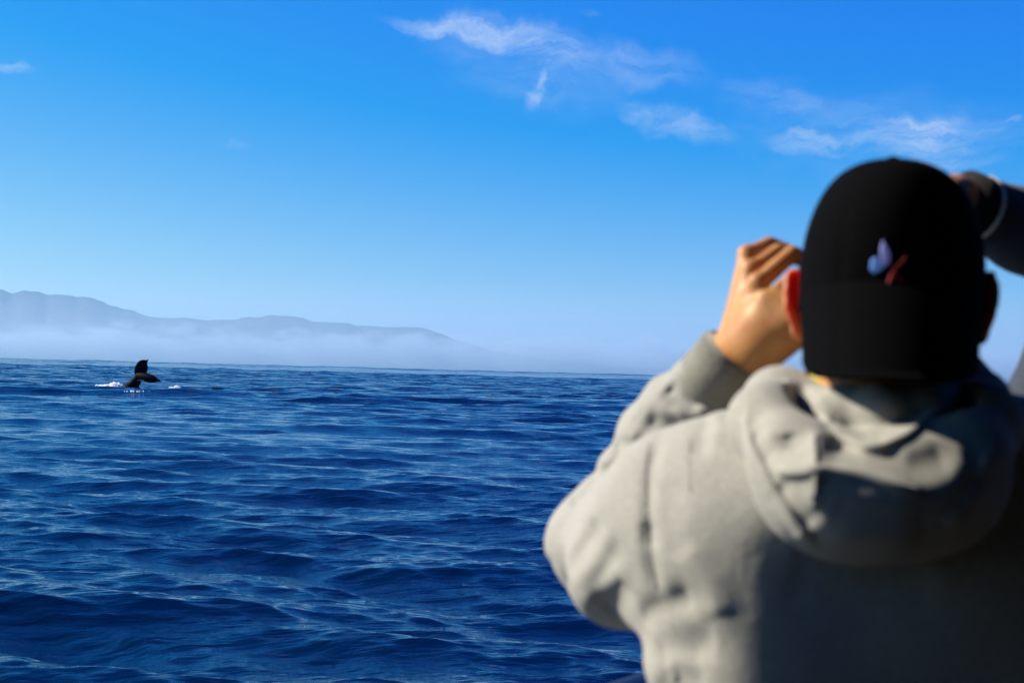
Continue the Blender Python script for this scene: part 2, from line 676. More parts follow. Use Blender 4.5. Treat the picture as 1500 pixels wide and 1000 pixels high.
def box_mesh(name, lo, hi):
    return prism(name, [(lo[0], lo[1]), (hi[0], lo[1]), (hi[0], hi[1]), (lo[0], hi[1])], lo[2], hi[2])


def build_haze():
    m, nt, pv = vol_mat('haze_air', (.22, .58, .90), 2.5e-5, 0.2)
    o = obj('haze', box_mesh('haze', (-48000, -48000, -170), (48000, 48000, 1500)), m)
    tag(o, 'pale blue haze lying over the sea and the distant mountains', 'haze', kind='stuff')
    # a bank of low sea fog in front of the mountains
    m, nt, pv = vol_mat('fog_vapour', (.76, .90, 1.0), 0, 0.3)
    tc = N(nt, 'ShaderNodeTexCoord')
    sp = N(nt, 'ShaderNodeSeparateXYZ')
    nt.links.new(tc.outputs['Object'], sp.inputs[0])
    mp = N(nt, 'ShaderNodeMapping')
    mp.inputs['Scale'].default_value = (1 / 620, 1 / 1500, 1 / 330)
    nt.links.new(tc.outputs['Object'], mp.inputs[0])
    n = N(nt, 'ShaderNodeTexNoise', inp={'Scale': 1.0, 'Detail': 5.0, 'Roughness': .62})
    nt.links.new(mp.outputs[0], n.inputs['Vector'])
    hgt = math_node(nt, 'DIVIDE', sp.outputs[2], 430.0)
    v = math_node(nt, 'SUBTRACT', math_node(nt, 'MULTIPLY', n.outputs[0], 3.0), .45)
    v = math_node(nt, 'SUBTRACT', v, hgt)
    mr = N(nt, 'ShaderNodeMapRange', interpolation_type='SMOOTHSTEP')
    mr.inputs['From Min'].default_value = -.08
    mr.inputs['From Max'].default_value = .30
    mr.inputs['To Min'].default_value = 0
    mr.inputs['To Max'].default_value = 7e-4
    nt.links.new(v, mr.inputs['Value'])
    veil = N(nt, 'ShaderNodeMapRange', interpolation_type='SMOOTHSTEP')
    veil.inputs['From Min'].default_value = 1480
    veil.inputs['From Max'].default_value = 100
    veil.inputs['To Min'].default_value = 0
    veil.inputs['To Max'].default_value = 3.0e-4
    nt.links.new(sp.outputs[2], veil.inputs['Value'])
    nt.links.new(math_node(nt, 'ADD', mr.outputs[0], veil.outputs[0]), pv.inputs['Density'])
    m.cycles.volume_step_rate = .35
    o = obj('fog_bank', box_mesh('fog_bank', (-26000, 20500, -90), (26000, 23500, 1485)), m)
    tag(o, 'low white bank of sea fog along the foot of the mountains', 'fog', kind='stuff')


build_haze()

# ------------------------------------------------------------------ boat
DECK_Z = CAM_Z - 1.53
BOAT_O = at(870, 1000, 2.1)
RAIL_Z = BOAT_O.z - DECK_Z
BOAT_H = R(33.6)


def build_boat():
    root = obj('boat', None)
    root.location = (BOAT_O.x, BOAT_O.y, DECK_Z)
    root.rotation_euler = (0, 0, -BOAT_H)
    tag(root, 'whale watching boat with a dark navy rail under the man in the grey hoodie', 'boat')
    navy = noisy('navy_paint', (.004, .005, .012), (.007, .009, .02), 9, .4, .1, 60)
    deckm = noisy('deck_paint', (.030, .026, .024), (.045, .04, .036), 5, .8, .3, 120)
    blockm = noisy('sky_block_paint', (.010, .009, .009), (.016, .014, .013), 4, .6, .1, 40)  # near black so the added walls and roof bounce little light

    def outline(inset):
        b = 3.4
        pts = [(inset, -7 + inset), (b - inset, -7 + inset)]
        n = 10
        for i in range(n + 1):
            t = i / n
            pts.append((b - inset - (b / 2 - inset) * (1 - math.cos(t * math.pi / 2)), 1.0 + (3.4 - inset) * math.sin(t * math.pi / 2)))
        for i in range(n - 1, -1, -1):
            t = i / n
            pts.append((inset + (b / 2 - inset) * (1 - math.cos(t * math.pi / 2)), 1.0 + (3.4 - inset) * math.sin(t * math.pi / 2)))
        return pts
    obj('deck', prism('deck', outline(.02), -.06, 0), deckm, root)
    # hull shell: flares up from the keel to the bulwark
    top, bot = outline(0), outline(.45)
    inn = outline(.05)
    n = len(top)
    V = [(x, y, -1.4) for x, y in bot] + [(x, y, -.3) for x, y in outline(.08)] + [(x, y, RAIL_Z - .42) for x, y in top] + \
        [(x, y, RAIL_Z - .42) for x, y in inn] + [(x, y, -.03) for x, y in inn]
    F = []
    for l in range(4):
        for i in range(n):
            j = (i + 1) % n
            F.append((l * n + i, l * n + j, (l + 1) * n + j, (l + 1) * n + i))
    F.append(tuple(range(n))[::-1])
    obj('hull', mesh_from('hull', V, F, False), noisy('hull_paint', (.55, .56, .56), (.7, .7, .7), 2, .4, .05, 20), root)
    rail = [Vector((x, y, RAIL_Z - .040)) for x, y in outline(.03)]
    dense = []
    for i, p in enumerate(rail):
        q = rail[(i + 1) % n]
        k = max(1, int((q - p).length / .5))
        dense += [p.lerp(q, t / k) for t in range(k)]
    obj('rail', tube('rail', dense, .042, 12, True), navy, root)
    for i in range(0, len(dense), 2):
        p = dense[i]
        obj('rail_post', tube('rail_post', [(p.x, p.y, RAIL_Z - .43), (p.x, p.y, RAIL_Z - .03)], .02, 8), navy, root)
    # unseen, added to block sky light: deckhouse to starboard, bulkhead aft, roof overhead
    obj('sky_block_wall', prism('sky_block_wall', [(1.85, -6.4), (3.25, -6.4), (3.25, 1.9), (1.85, 1.9)], 0, 2.12, .04), blockm, root)
    obj('sky_block_bulkhead', prism('sky_block_bulkhead', [(.12, -2.55), (1.86, -2.55), (1.86, -2.45), (.12, -2.45)], 0, 2.11, .01), blockm, root)
    obj('sky_block_roof', prism('sky_block_roof', [(.30, -6.5), (3.32, -6.5), (3.32, .35), (.30, .35)], 2.125, 2.19, .02), blockm, root)
    for y in (-4.4, -2.6):
        obj('sky_block_roof_post', tube('sky_block_roof_post', [(.36, y, 0), (.36, y, 2.13)], .03, 8), navy, root)


build_boat()


# ------------------------------------------------------------------ whale
def build_whale():
    D = 122.0
    o = at(188, 572, D)
    root = obj('whale', None, loc=(o.x, o.y, 0))
    tag(root, 'dark humpback whale raising its tail flukes above the blue water', 'whale')

    def W(px, py, dy=0.0):
        p = at(px, py, D)
        return np.array([p.x - o.x, dy, p.z])
    v = Vol((-3, -3.4, -2.4), (15, 3.2, 3.4), .05)
    v.chain([(W(186, 578), .62), (W(191.5, 568), .52), (W(198.5, 559), .42), (W(204, 552), .34)], .12)
    for (a, b, c, ra, rb) in (((202, 551), (201, 541), (206, 535), .20, .30),):
        pass
    ry = lambda t, ax: np.array(Matrix.Rotation(t, 3, ax))
    up = ry(R(14), 'Y') @ ry(R(22), 'Z')
    v.ell(W(205.2, 540.5, .35), (.56, .13, .84), .14, up)
    v.cap(W(206, 536, .5), W(214.2, 526, .8), .22, .045, .12)
    v.cap(W(203, 534, .4), W(209, 528, .65), .12, .10, .1)
    rt = ry(R(11), 'Y') @ ry(R(-20), 'Z')
    v.ell(W(217, 552.8, -.5), (1.15, .38, .38), .14, rt)
    v.cap(W(224, 554, -.6), W(241, 559, -1.1), .25, .05, .12)
    v.cap(W(230, 556, -.8), W(236, 556.6, -1.0), .12, .08, .1)
    x0 = W(188, 572)[0]
    v.chain([((x0 - .1, 0, -.1), .50), ((x0 + 2.6, .4, -1.25), .72), ((x0 + 5.2, .8, -.98), .92), ((x0 + 7.6, 1.0, -.74), .93),
             ((x0 + 9.2, 1.0, -.98), .98), ((x0 + 10.7, 1.0, -.82), .95), ((x0 + 12.6, .8, -1.3), .6)], .25)
    v.cap((x0 + 7.3, 1.0, .10), (x0 + 6.9, 1.0, .30), .16, .05, .15)
    me = v.mesh('whale_body', 2)
    m = noisy('whale_skin', (.0018, .002, .003), (.004, .0045, .006), 2.5, .6, .15, 6, spec=.03)
    nt = m.node_tree
    b = nt.nodes['Principled BSDF']
    base = b.inputs['Base Color'].links[0].from_socket
    tc = N(nt, 'ShaderNodeTexCoord')
    wp = W(210, 557.2, -.4)
    mp = N(nt, 'ShaderNodeMapping', vector_type='TEXTURE')
    mp.inputs['Location'].default_value = tuple(wp)
    mp.inputs['Scale'].default_value = (.36, .9, .10)
    nt.links.new(tc.outputs['Object'], mp.inputs[0])
    ns = N(nt, 'ShaderNodeTexNoise', inp={'Scale': 5.0, 'Detail': 3.0})
    nt.links.new(tc.outputs['Object'], ns.inputs['Vector'])
    ln = N(nt, 'ShaderNodeVectorMath', operation='LENGTH')
    nt.links.new(mp.outputs[0], ln.inputs[0])
    s1 = math_node(nt, 'ADD', ln.outputs['Value'], math_node(nt, 'MULTIPLY', ns.outputs[0], 1.6))
    mr = N(nt, 'ShaderNodeMapRange')
    mr.inputs['From Min'].default_value = 1.75
    mr.inputs['From Max'].default_value = 1.6
    nt.links.new(s1, mr.inputs['Value'])
    mx = N(nt, 'ShaderNodeMix', data_type='RGBA')
    nt.links.new(mr.outputs[0], mx.inputs['Factor'])
    nt.links.new(base, mx.inputs[6])
    mx.inputs[7].default_value = (.75, .75, .72, 1)
    nt.links.new(mx.outputs[2], b.inputs['Base Color'])
    obj('body', me, m, root)
    # white water thrown up by the tail
    foam = noisy('white_foam', (.88, .88, .86), (.95, .95, .93), 6, .7, 0)
    fb = foam.node_tree.nodes['Principled BSDF']
    fb.inputs['Subsurface Weight'].default_value = 1.0
    fb.inputs['Subsurface Radius'].default_value = (1, 1, 1)
    fb.inputs['Subsurface Scale'].default_value = .25
    bm0 = bmesh.new()
    bmesh.ops.create_icosphere(bm0, subdivisions=1, radius=1)
    sv = np.array([x.co[:] for x in bm0.verts])
    sf = np.array([[x.index for x in f.verts] for f in bm0.faces])
    bm0.free()

    def splash(name, p0, length, height, depth, n, label, lift=0.0):
        rs = np.random.default_rng(len(label))
        V, F = [], []
        for i in range(n):
            t = rs.beta(1.6, 1.3)
            env = height * (.35 + .65 * math.exp(-((t - .72) / .24) ** 2)) * (1 - .3 * rs.random())
            z = rs.random() ** 1.5 * env + lift
            r = rs.uniform(.04, .15) * (1 - .5 * z / (height + .01))
            c = np.array([(t - 1) * length, rs.normal(0, depth), z])
            V.append(sv * r * rs.uniform(.7, 1.4, 3) + c)
            F.append(sf + i * len(sv))
        wz = float(sea_height(np.array([p0[0]]), np.array([p0[1]]), np.array([.6]))[0][0])
        so = obj(name, mesh_from(name, np.concatenate(V), np.concatenate(F)), foam, None, (p0[0], p0[1], wz - .04))
        tag(so, label, 'splash', kind='stuff')
    a = at(185, 570, D)
    splash('water_splash', (a.x, D - .9), 2.4, .55, .30, 520, 'long white splash of water at the foot of the whale tail', .10)
    b2 = at(278, 567, D + 3)
    splash('water_splash', (b2.x, D - .6), 1.0, .45, .15, 90, 'small white spout of water right of the whale tail', .08)
    c2 = at(212, 583, 95)
    splash('water_splash', (c2.x, 96.2), 1.7, .10, .7, 34, 'white foam flecks on the swell in front of the whale tail', .12)


build_whale()


# ------------------------------------------------------------------ people: shared skin and cloth
def skin_mat(name, c, sss=.007):
    m = noisy(name, c, (c[0] * .84, c[1] * .66, c[2] * .62), 38, .5, .12, 400, spec=.35, bdist=.002)
    b = m.node_tree.nodes['Principled BSDF']
    b.inputs['Subsurface Weight'].default_value = .9
    b.inputs['Subsurface Radius'].default_value = (1.0, .20, .07)
    b.inputs['Subsurface Scale'].default_value = sss
    return m


def cloth_mat(name, c1, c2, weave=520, bump=.12, fold=.12, fscale=9.0, rough=.92, bdist=.002):
    m = noisy(name, c1, c2, 160, rough, 0, spec=.15, detail=5)
    nt = m.node_tree
    b = nt.nodes['Principled BSDF']
    b.inputs['Sheen Weight'].default_value = .12
    b.inputs['Sheen Roughness'].default_value = .5
    tc = N(nt, 'ShaderNodeTexCoord')
    n1 = N(nt, 'ShaderNodeTexNoise', inp={'Scale': fscale, 'Detail': 3.0, 'Roughness': .5, 'Distortion': .8})
    n2 = N(nt, 'ShaderNodeTexNoise', inp={'Scale': weave, 'Detail': 2.0})
    for n in (n1, n2):
        nt.links.new(tc.outputs['Object'], n.inputs['Vector'])
    b1 = N(nt, 'ShaderNodeBump', inp={'Strength': fold, 'Distance': .03})
    b2 = N(nt, 'ShaderNodeBump', inp={'Strength': bump, 'Distance': bdist})
    nt.links.new(n1.outputs[0], b1.inputs['Height'])
    nt.links.new(n2.outputs[0], b2.inputs['Height'])
    nt.links.new(b1.outputs[0], b2.inputs['Normal'])
    nt.links.new(b2.outputs[0], b.inputs['Normal'])
    return m


def legs(v, zt, hip=.10, r=(.10, .07, .055), y=0.0):
    for sx in (-1, 1):
        v.chain([((sx * hip, y, zt), r[0]), ((sx * (hip + .02), y + .01, zt * .52), r[1]), ((sx * (hip + .03), y - .01, .09), r[2])], .04)
    v.ecap((0, y, zt - .05), (0, y, zt + .12), (.17, .125), (.165, .12), .05)


def shoe(name, parent, x, y, m):
    v = Vol((-.08, -.14, -.01), (.08, .22, .14), .006)
    v.cap((0, -.06, .04), (0, .14, .03), .045, .04, .03)
    v.cap((0, -.05, .05), (0, -.04, .10), .045, .045, .03)
    sl, P = v.box((-1, -1, -1), (1, 1, 1))
    v.d = np.maximum(v.d, -P[..., 2]).astype(np.float32)
    obj(name, v.mesh(name, 1), m, parent, (x, y, 0))


# ------------------------------------------------------------------ the man in the grey hoodie
A_AZ = math.atan((1303 - 750) / F_PX)
A_R = 1.5
A_P = Vector((A_R * math.sin(A_AZ), A_R * math.cos(A_AZ), DECK_Z))
A_X = Vector((math.cos(A_AZ), -math.sin(A_AZ), 0))
A_Y = Vector((math.sin(A_AZ), math.cos(A_AZ), 0))


def L(px, py, w):
    """photo pixel at depth w in front of (or behind, w<0) the man's head axis -> his own coordinates"""
    d = ray(px, py)
    t = (A_R + w) / (d.x * A_Y.x + d.y * A_Y.y)
    p = CAM_P + d * t
    return np.array([(p - A_P).dot(A_X), w, p.z - DECK_Z])


def xz(pts, w):
    return [tuple(L(x, y, w)[[0, 2]]) for x, y in pts]


def mir2(p):
    return np.array([-.13 - p[0], p[1], p[2]])


def build_man():
    root = obj('person', None, loc=A_P)
    root.rotation_euler = (0, 0, -A_AZ)
    tag(root, 'person in grey hoodie and backwards black cap raising hands to the eyes', 'person')
    skin = skin_mat('man_skin', (.50, .262, .085))
    grey = cloth_mat('grey_fleece', (.285, .272, .232), (.36, .345, .295))
    rib = cloth_mat('grey_rib', (.20, .19, .15), (.25, .24, .195), 300, .5, .1)
    black = cloth_mat('black_twill', (.0016, .0016, .0022), (.003, .003, .004), 700, .2, .05)
    for m_ in (black,):
        b_ = m_.node_tree.nodes['Principled BSDF']
        b_.inputs['Sheen Weight'].default_value = 0
        b_.inputs['Specular IOR Level'].default_value = .03
    dark = cloth_mat('dark_denim', (.02, .025, .04), (.035, .04, .06))

    S = L(1000, 750, .045)
    SR = L(1600, 745, .10)
    ER = L(1640, 880, .24)
    E = L(884, 800, .22)
    Wr = L(1078, 516, .170)

    # --- body: head, neck, trunk, arms and hands in one skin
    v = Vol((-.42, -.17, 1.0), (.42, .46, 1.78), .0038)
    hz = L(1303, 400, 0)[2]
    v.ell((0, .005, hz + .005), (.078, .098, .112), .02)
    v.ell((0, .035, hz - .065), (.066, .072, .075), .03)
    v.cap((0, .06, hz - .11), (0, .075, hz - .105), .03, .025, .03)
    v.cap((0, .105, hz - .01), (0, .118, hz - .04), .012, .016, .015)        # nose
    for sx in (-1, 1):
        v.cap((sx * .035, .095, hz + .02), (sx * .03, .10, hz + .02), .013, .012, .02)   # brow and eye area
        v.ell((sx * .033, .092, hz + .005), (.014, .008, .006), .005, sub=True)
    v.cap((-.02, .098, hz - .075), (.02, .098, hz - .075), .006, .006, .01)
    v.cap((0, -.005, hz - .05), (0, -.02, hz - .20), .068, .072, .03)           # neck
    v.ecap((0, .02, 1.05), (0, .02, 1.36), (.17, .11), (.17, .10), .05)
    ears = [(L(1166, 441, .005), -1), (L(1443, 446, .005), 1)]
    for c, sx in ears:
        a = R(34) * sx
        rot = np.array(Matrix.Rotation(a, 3, 'Z') @ Matrix.Rotation(R(9) * sx, 3, 'Y'))
        v.ell(c + np.array([-sx * .001, .0, 0]), (.0055, .023, .037), .005, rot)
        v.ell(c + np.array([-sx * .004, .004, -.029]), (.007, .012, .013), .008, rot)
        v.ell(c + rot @ np.array([sx * -.004, .006, .004]), (.0035, .012, .022), .003, rot, sub=True)

    def arm(f, S, E):
        v.cap(S, E, .05, .042, .02)
        v.cap(E, f(Wr), .042, .028, .02)
        pm = [(L(1096, 374, .205), .0120), (L(1101, 396, .178), .0125), (L(1111, 415, .150), .0120), (L(1122, 440, .128), .0110)]
        for p, r in pm:
            v.cap(f(Wr), f(p), .023, r, .010)
        v.cap(f(L(1112, 506, .150)), f(L(1160, 470, .135)), .033, .031, .02)     # heel of the hand
        v.cap(f(L(1128, 474, .145)), f(L(1148, 448, .140)), .028, .018, .02)
        fing = [
            [(1095, 374, .205, .0112), (1127, 358, .240, .0100), (1166, 372, .244, .009), (1190, 394, .238, .008)],
            [(1101, 396, .178, .0115), (1140, 368, .212, .0100), (1178, 378, .218, .009), (1196, 402, .212, .008)],
            [(1111, 415, .150, .0112), (1160, 372, .176, .0102), (1190, 388, .188, .009), (1206, 410, .186, .008)],
            [(1122, 440, .128, .0104), (1163, 403, .146, .0090), (1186, 406, .160, .008), (1202, 422, .164, .007)]]
        for fg in fing:
            for a, b in zip(fg[:-1], fg[1:]):
                v.cap(f(L(*a[:3])), f(L(*b[:3])), a[3], b[3], .0015)
        for a in fing:                                                            # knuckles
            v.ell(f(L(a[0][0] - 2, a[0][1] - 3, a[0][2])), (.0108, .0108, .0108), .004)
        for a, b, r in (((1099, 383, .184), (1136, 360, .218), .0040), ((1106, 405, .156), (1152, 367, .186), .0040), ((1114, 428, .128), (1166, 386, .152), .0045)):
            v.cap(f(L(*a)), f(L(*b)), r * .8, r, .003, True)
        th = [(1150, 478, .165, .017), (1178, 452, .195, .013), (1196, 428, .215, .010)]
        for a, b in zip(th[:-1], th[1:]):
            v.cap(f(L(*a[:3])), f(L(*b[:3])), a[3], b[3], .008)
    arm(lambda p: p, S, E)
    arm(mir2, SR, ER)
    bo = obj('body', v.mesh('body', 1), skin, root)
    bo.data.materials.append(skin_mat('ear_skin', (.52, .27, .14), .022))
    for p_ in bo.data.polygons:                       # the thin ears let the sun through
        if abs(p_.center[0]) > .078 and abs(p_.center[1]) < .045 and abs(p_.center[2] - ears[0][0][2]) < .05:
            p_.material_index = 1

    # --- hoodie
    h = Vol((-.56, -.26, .78), (.56, .46, 1.60), .0045)
    YAW = R(15)
    h.ecap((0, .05, .90), (0, .045, 1.30), (.204, .134), (.206, .134), .04, YAW, 4.6)
    h.cap(L(1170, 700, .0), S, .090, .084, .05)
    h.cap(L(1235, 665, -.01), L(1080, 724, .01), .050, .070, .05)
    h.cap(L(1400, 690, .03), SR, .088, .084, .05)
    h.cap(L(1380, 665, .0), L(1520, 712, .06), .050, .072, .05)
    h.cap(S, E, .086, .067, .03)
    h.cap(L(990, 800, .03), L(955, 835, .09), .060, .055, .03)
    h.cap(L(1030, 800, -.02), L(1034, 960, -.01), .062, .062, .05)
    h.ell(L(908, 834, .11), (.052, .08, .056), .03)
    h.cap(L(905, 850, .07), L(972, 850, .02), .048, .052, .03)
    h.chain([(E, .067), (L(985, 642, .205), .056), (L(1034, 578, .187), .051)], .025)
    h.cap(L(978, 580, .21), L(1016, 602, .19), .027, .030, .015)            # bunched cloth above the cuff
    h.cap(L(940, 628, .215), L(980, 648, .20), .027, .032, .015)
    h.cap(SR, ER, .086, .067, .03)
    WR2 = mir2(L(1040, 570, .185))
    h.chain([(ER, .067), ((ER + WR2) / 2, .056), (WR2, .048)], .025)
    h.ell((0, .04, 1.33), (.20, .125, .12), .04)
    for (pts, w, width, amp, ymx, ymn) in [
        ([(953, 642), (946, 690), (947, 745), (951, 800), (957, 840), (964, 868)], -.07, .0075, .0042, .12, None),
        ([(951, 765), (956, 800)], -.07, .011, .0035, .12, None),
        ([(895, 886), (920, 868), (943, 836)], .06, .018, .007, .3, None),
        ([(942, 902), (968, 886), (1002, 870), (1030, 862)], -.03, .014, .006, .2, None),
        ([(958, 935), (1000, 922), (1060, 930)], -.05, .018, .0045, .2, None),
        ([(960, 975), (1010, 965)], .0, .018, -.004, .2, None),
        ([(803, 812), (816, 842), (838, 866)], .2, .010, .006, .4, None),
        ([(835, 815), (870, 770), (905, 730)], .15, .018, -.005, .4, None),
        ([(862, 850), (900, 800), (930, 760)], .12, .018, -.005, .4, None),
        ([(850, 830), (885, 785), (915, 745)], .12, .012, .004, .4, None),
        ([(885, 862), (915, 815), (938, 770)], .1, .014, .004, .4, None),
        ([(1030, 612), (1024, 640), (1020, 670)], -.08, .012, .005, .1, None),
        ([(1062, 600), (1056, 622)], -.08, .011, .005, .1, None),
        ([(1045, 612), (1040, 650)], -.08, .012, -.004, .1, None),
        ([(985, 565), (1005, 583), (1035, 592)], .2, .012, .009, .5, .06),
        ([(958, 612), (985, 622), (1010, 620)], .21, .012, .009, .5, .08),
        ([(905, 655), (935, 652), (965, 640)], .21, .012, .008, .5, .08),
        ([(865, 700), (900, 690), (935, 668)], .21, .011, .006, .5, .08),
        ([(845, 735), (880, 715)], .21, .011, .005, .5, .08),
        ([(1010, 556), (1040, 585), (1075, 596)], .18, .009, .007, .5, .06),
        ([(990, 598), (1020, 606), (1050, 600)], .19, .008, -.005, .5, .06),
        ([(930, 632), (955, 640), (985, 634)], .20, .008, -.005, .5, .08),
        ([(880, 672), (910, 672), (945, 655)], .20, .009, -.004, .5, .08),
        ([(985, 700), (978, 760), (984, 820)], -.08, .016, .0025, .1, None),
        ([(1000, 800), (1040, 850), (1060, 900)], -.09, .018, -.003, .1, None),
        ([(820, 780), (850, 740), (890, 705)], .16, .010, .003, .4, None),
        ([(870, 870), (905, 842), (940, 812)], .1, .010, -.004, .4, None),
        ([(968, 955), (1005, 945), (1040, 948)], -.05, .012, .003, .2, None),
        ([(970, 990), (1010, 978), (1045, 985)], -.05, .012, .003, .2, None),
        ([(1150, 840), (1250, 870), (1380, 850)], -.1, .03, .004, .1, None),
    ]:
        h.stroke(xz(pts, w), width, amp * 1.12, ymx, ymn)
    ho = obj('hoodie', h.mesh('hoodie', 1), grey, root)
    # ribbed cuffs
    for f in (lambda p: p, mir2):
        a, b = f(L(1078, 517, .170)), f(L(1037, 574, .187))
        pts, rad = [], []
        for t, r in ((-.02, .035), (-.02, .0405), (.03, .0435), (.5, .046), (.92, .0485), (1.15, .040)):
            pts.append(tuple(a + (b - a) * t))
            rad.append(r)
        pts[0] = tuple(a + (b - a) * .06)
        obj('cuff', tube('cuff', pts, rad, 28), rib, ho)
    # hood lying on the back
    q = Vol((-.24, -.30, 1.24), (.24, .16, 1.62), .003)
    ring = [(1174, 572, .075, .022), (1140, 592, .01, .034), (1126, 620, -.07, .037), (1160, 672, -.135, .036), (1208, 718, -.176, .036), (1250, 732, -.180, .039),
            (1300, 737, -.172, .041), (1358, 715, -.150, .041), (1408, 670, -.106, .040), (1436, 622, -.05, .037), (1428, 590, .01, .031), (1412, 572, .075, .022)]
    pts = [(L(a, b, c), r) for a, b, c, r in ring]
    q.chain(pts, .022)
    hy = np.array(Matrix.Rotation(R(15), 3, 'Z'))
    q.ell(L(1280, 724, -.118), (.108, .066, .060), .03, hy)
    q.ell(L(1246, 738, -.130), (.066, .050, .048), .03, hy)
    q.ell(L(1335, 720, -.115), (.078, .055, .054), .03, hy)
    q.cap(L(1190, 600, -.02), L(1148, 583, .0), .028, .026, .02)
    # hollow of the hood and the inner cloth at the nape
    q.ell(L(1292, 578, -.070), (.088, .066, .052), .012, sub=True)
    q.chain([(L(1205, 596, -.035), .022), (L(1235, 604, -.082), .024), (L(1292, 606, -.100), .026), (L(1350, 602, -.082), .024), (L(1390, 592, -.035), .022)], .012)
    for (pp, w, width, amp) in [
        ([(1205, 655), (1265, 682), (1330, 692), (1410, 668)], -.2, .018, .008),
        ([(1125, 686), (1165, 688), (1200, 684), (1262, 692), (1310, 706), (1352, 722)], -.2, .0080, -.0065),
        ([(1195, 625), (1192, 660), (1196, 700), (1190, 745)], -.2, .0075, -.0035),
        ([(1156, 636), (1160, 662)], -.17, .012, .005),
        ([(1105, 632), (1118, 652), (1138, 668)], -.14, .010, .0025),
        ([(1140, 706), (1165, 738), (1192, 768)], -.18, .015, .0045),
        ([(1084, 600), (1096, 650), (1130, 708), (1165, 758), (1192, 792)], -.16, .0060, -.0045),
        ([(1215, 735), (1290, 758), (1370, 770)], -.2, .018, .004),
        ([(1385, 770), (1430, 720), (1465, 650)], -.15, .010, -.004),
        ([(1400, 740), (1440, 690)], -.15, .012, .004),
        ([(1170, 560), (1200, 600), (1230, 630), (1262, 652), (1290, 652), (1330, 632), (1400, 590)], -.18, .0055, -.0035),
    ]:
        q.stroke(xz(pp, w), width * .95, amp * 1.1, -.02)
    hme = q.mesh('hood', 1)
    hoodo = obj('hood', hme, grey, ho)
    from mathutils.bvhtree import BVHTree
    trees = [BVHTree.FromPolygons([v_.co[:] for v_ in m_.vertices], [p_.vertices[:] for p_ in m_.polygons]) for m_ in (hme, ho.data)]
    org = Vector(((CAM_P - A_P).dot(A_X), (CAM_P - A_P).dot(A_Y), CAM_Z - DECK_Z))

    def drape(px, tree, sink=0.0, step=6):
        out = []
        for (a, b) in zip(px[:-1], px[1:]):
            n_ = max(1, int(math.hypot(b[0] - a[0], b[1] - a[1]) / step))
            for i_ in range(n_ + (b == px[-1])):
                t_ = i_ / n_
                d_ = ray(a[0] + (b[0] - a[0]) * t_, a[1] + (b[1] - a[1]) * t_)
                dl = Vector((d_.dot(A_X), d_.dot(A_Y), d_.z)).normalized()
                hit = tree.ray_cast(org, dl)
                if hit[0] is not None:
                    out.append(hit[0] - hit[1] * sink)
        # keep the line smooth where it jumps between folds
        for _ in range(3):
            out = [out[0]] + [(out[k - 1] + out[k] * 2 + out[k + 1]) / 4 for k in range(1, len(out) - 1)] + [out[-1]]
        return out
    for px, r in (([(1150, 556), (1168, 572), (1200, 606), (1232, 640), (1262, 656), (1290, 654), (1325, 640), (1352, 616), (1382, 600), (1404, 572)], .0048),
                  ([(1090, 612), (1098, 652), (1128, 706), (1162, 755), (1188, 788)], .0050),
                  ([(1192, 636), (1194, 668), (1197, 705), (1191, 742)], .0040),
                  ([(1140, 690), (1170, 690), (1204, 685), (1240, 688), (1275, 696), (1310, 708), (1348, 722)], .0060)):
        pl = drape(px, trees[0], r * .62)
        obj('hem', tube('hem', [tuple(p) for p in pl], r, 8), grey, hoodo)
    for px, r in (([(952, 648), (946, 690), (947, 745), (951, 800), (957, 840), (962, 862)], .0024),
                  ([(1012, 622), (1010, 680), (1012, 720)], .0016)):
        pl = drape(px, trees[1], r * .6)
        obj('seam', tube('seam', [tuple(p) for p in pl], r, 8), rib, ho)
    # shirt collar with a yellow edge
    zc = L(1187, 548, .0)[2]
    ringp = lambda r, z, dy=0: [(r * math.cos(t), .018 + r * .95 * math.sin(t) + dy, z + .022 * math.sin(t)) for t in np.linspace(0, 2 * math.pi, 40)[:-1]]
    sc_ = obj('shirt_collar', tube('shirt_collar', ringp(.078, zc - .008), .011, 10, True), black, root)
    obj('collar_trim', tube('collar_trim', ringp(.079, zc + .005), .0034, 8, True), mat('yellow_trim', (.42, .33, .03), .6), sc_)

    # --- cap worn back to front
    zb = L(1303, 452, -.10)[2]
    zt = L(1310, 236, 0)[2]
    H = zt - zb
    RX, RY = .0945, .108
    nu, nv = 96, 30
    V, F = [], []

    def crown(u, t, off=0.0):
        """u angle (0 = +x), t 0 at the rim .. 1 at the button"""
        ph = t * math.pi / 2
        e = 2 / 2.6
        r = math.cos(ph) ** e if t < 1 else 0
        z = math.sin(ph) ** e
        seam = min(abs(((u / (math.pi / 3)) % 1.0) - x) for x in (0, 1)) * (math.pi / 3)
        g = 1 - .016 * math.exp(-(seam / .035) ** 2) * (1 - t)
        g *= 1 - .02 * (1 - t) ** 4
        bulge = 1 + (.016 * math.sin(3 * u + 1) + .010 * math.sin(5 * u + 2.2)) * math.sin(math.pi * t) ** 1.5
        return np.array([(RX * g * bulge + off) * r * math.cos(u), (RY * g * bulge + off) * r * math.sin(u) + .003, zb + z * (H + off) - .010 * math.sin(u) * (1 - t)])
    for j in range(nv + 1):
        for i in range(nu):
            V.append(crown(2 * math.pi * i / nu, j / nv * .999))
    for j in range(nv):
        for i in range(nu):
            F.append((j * nu + i, j * nu + (i + 1) % nu, (j + 1) * nu + (i + 1) % nu, (j + 1) * nu + i))
    F.append(tuple(nv * nu + i for i in range(nu)))
    cap = obj('cap', None, parent=root)
    cr = obj('crown', mesh_from('crown', V, F), black, cap)
    sol = cr.modifiers.new('thickness', 'SOLIDIFY')
    sol.thickness = .003
    # bill: hangs from the rim towards the nape
    V, F = [], []
    nu2, nv2 = 40, 12
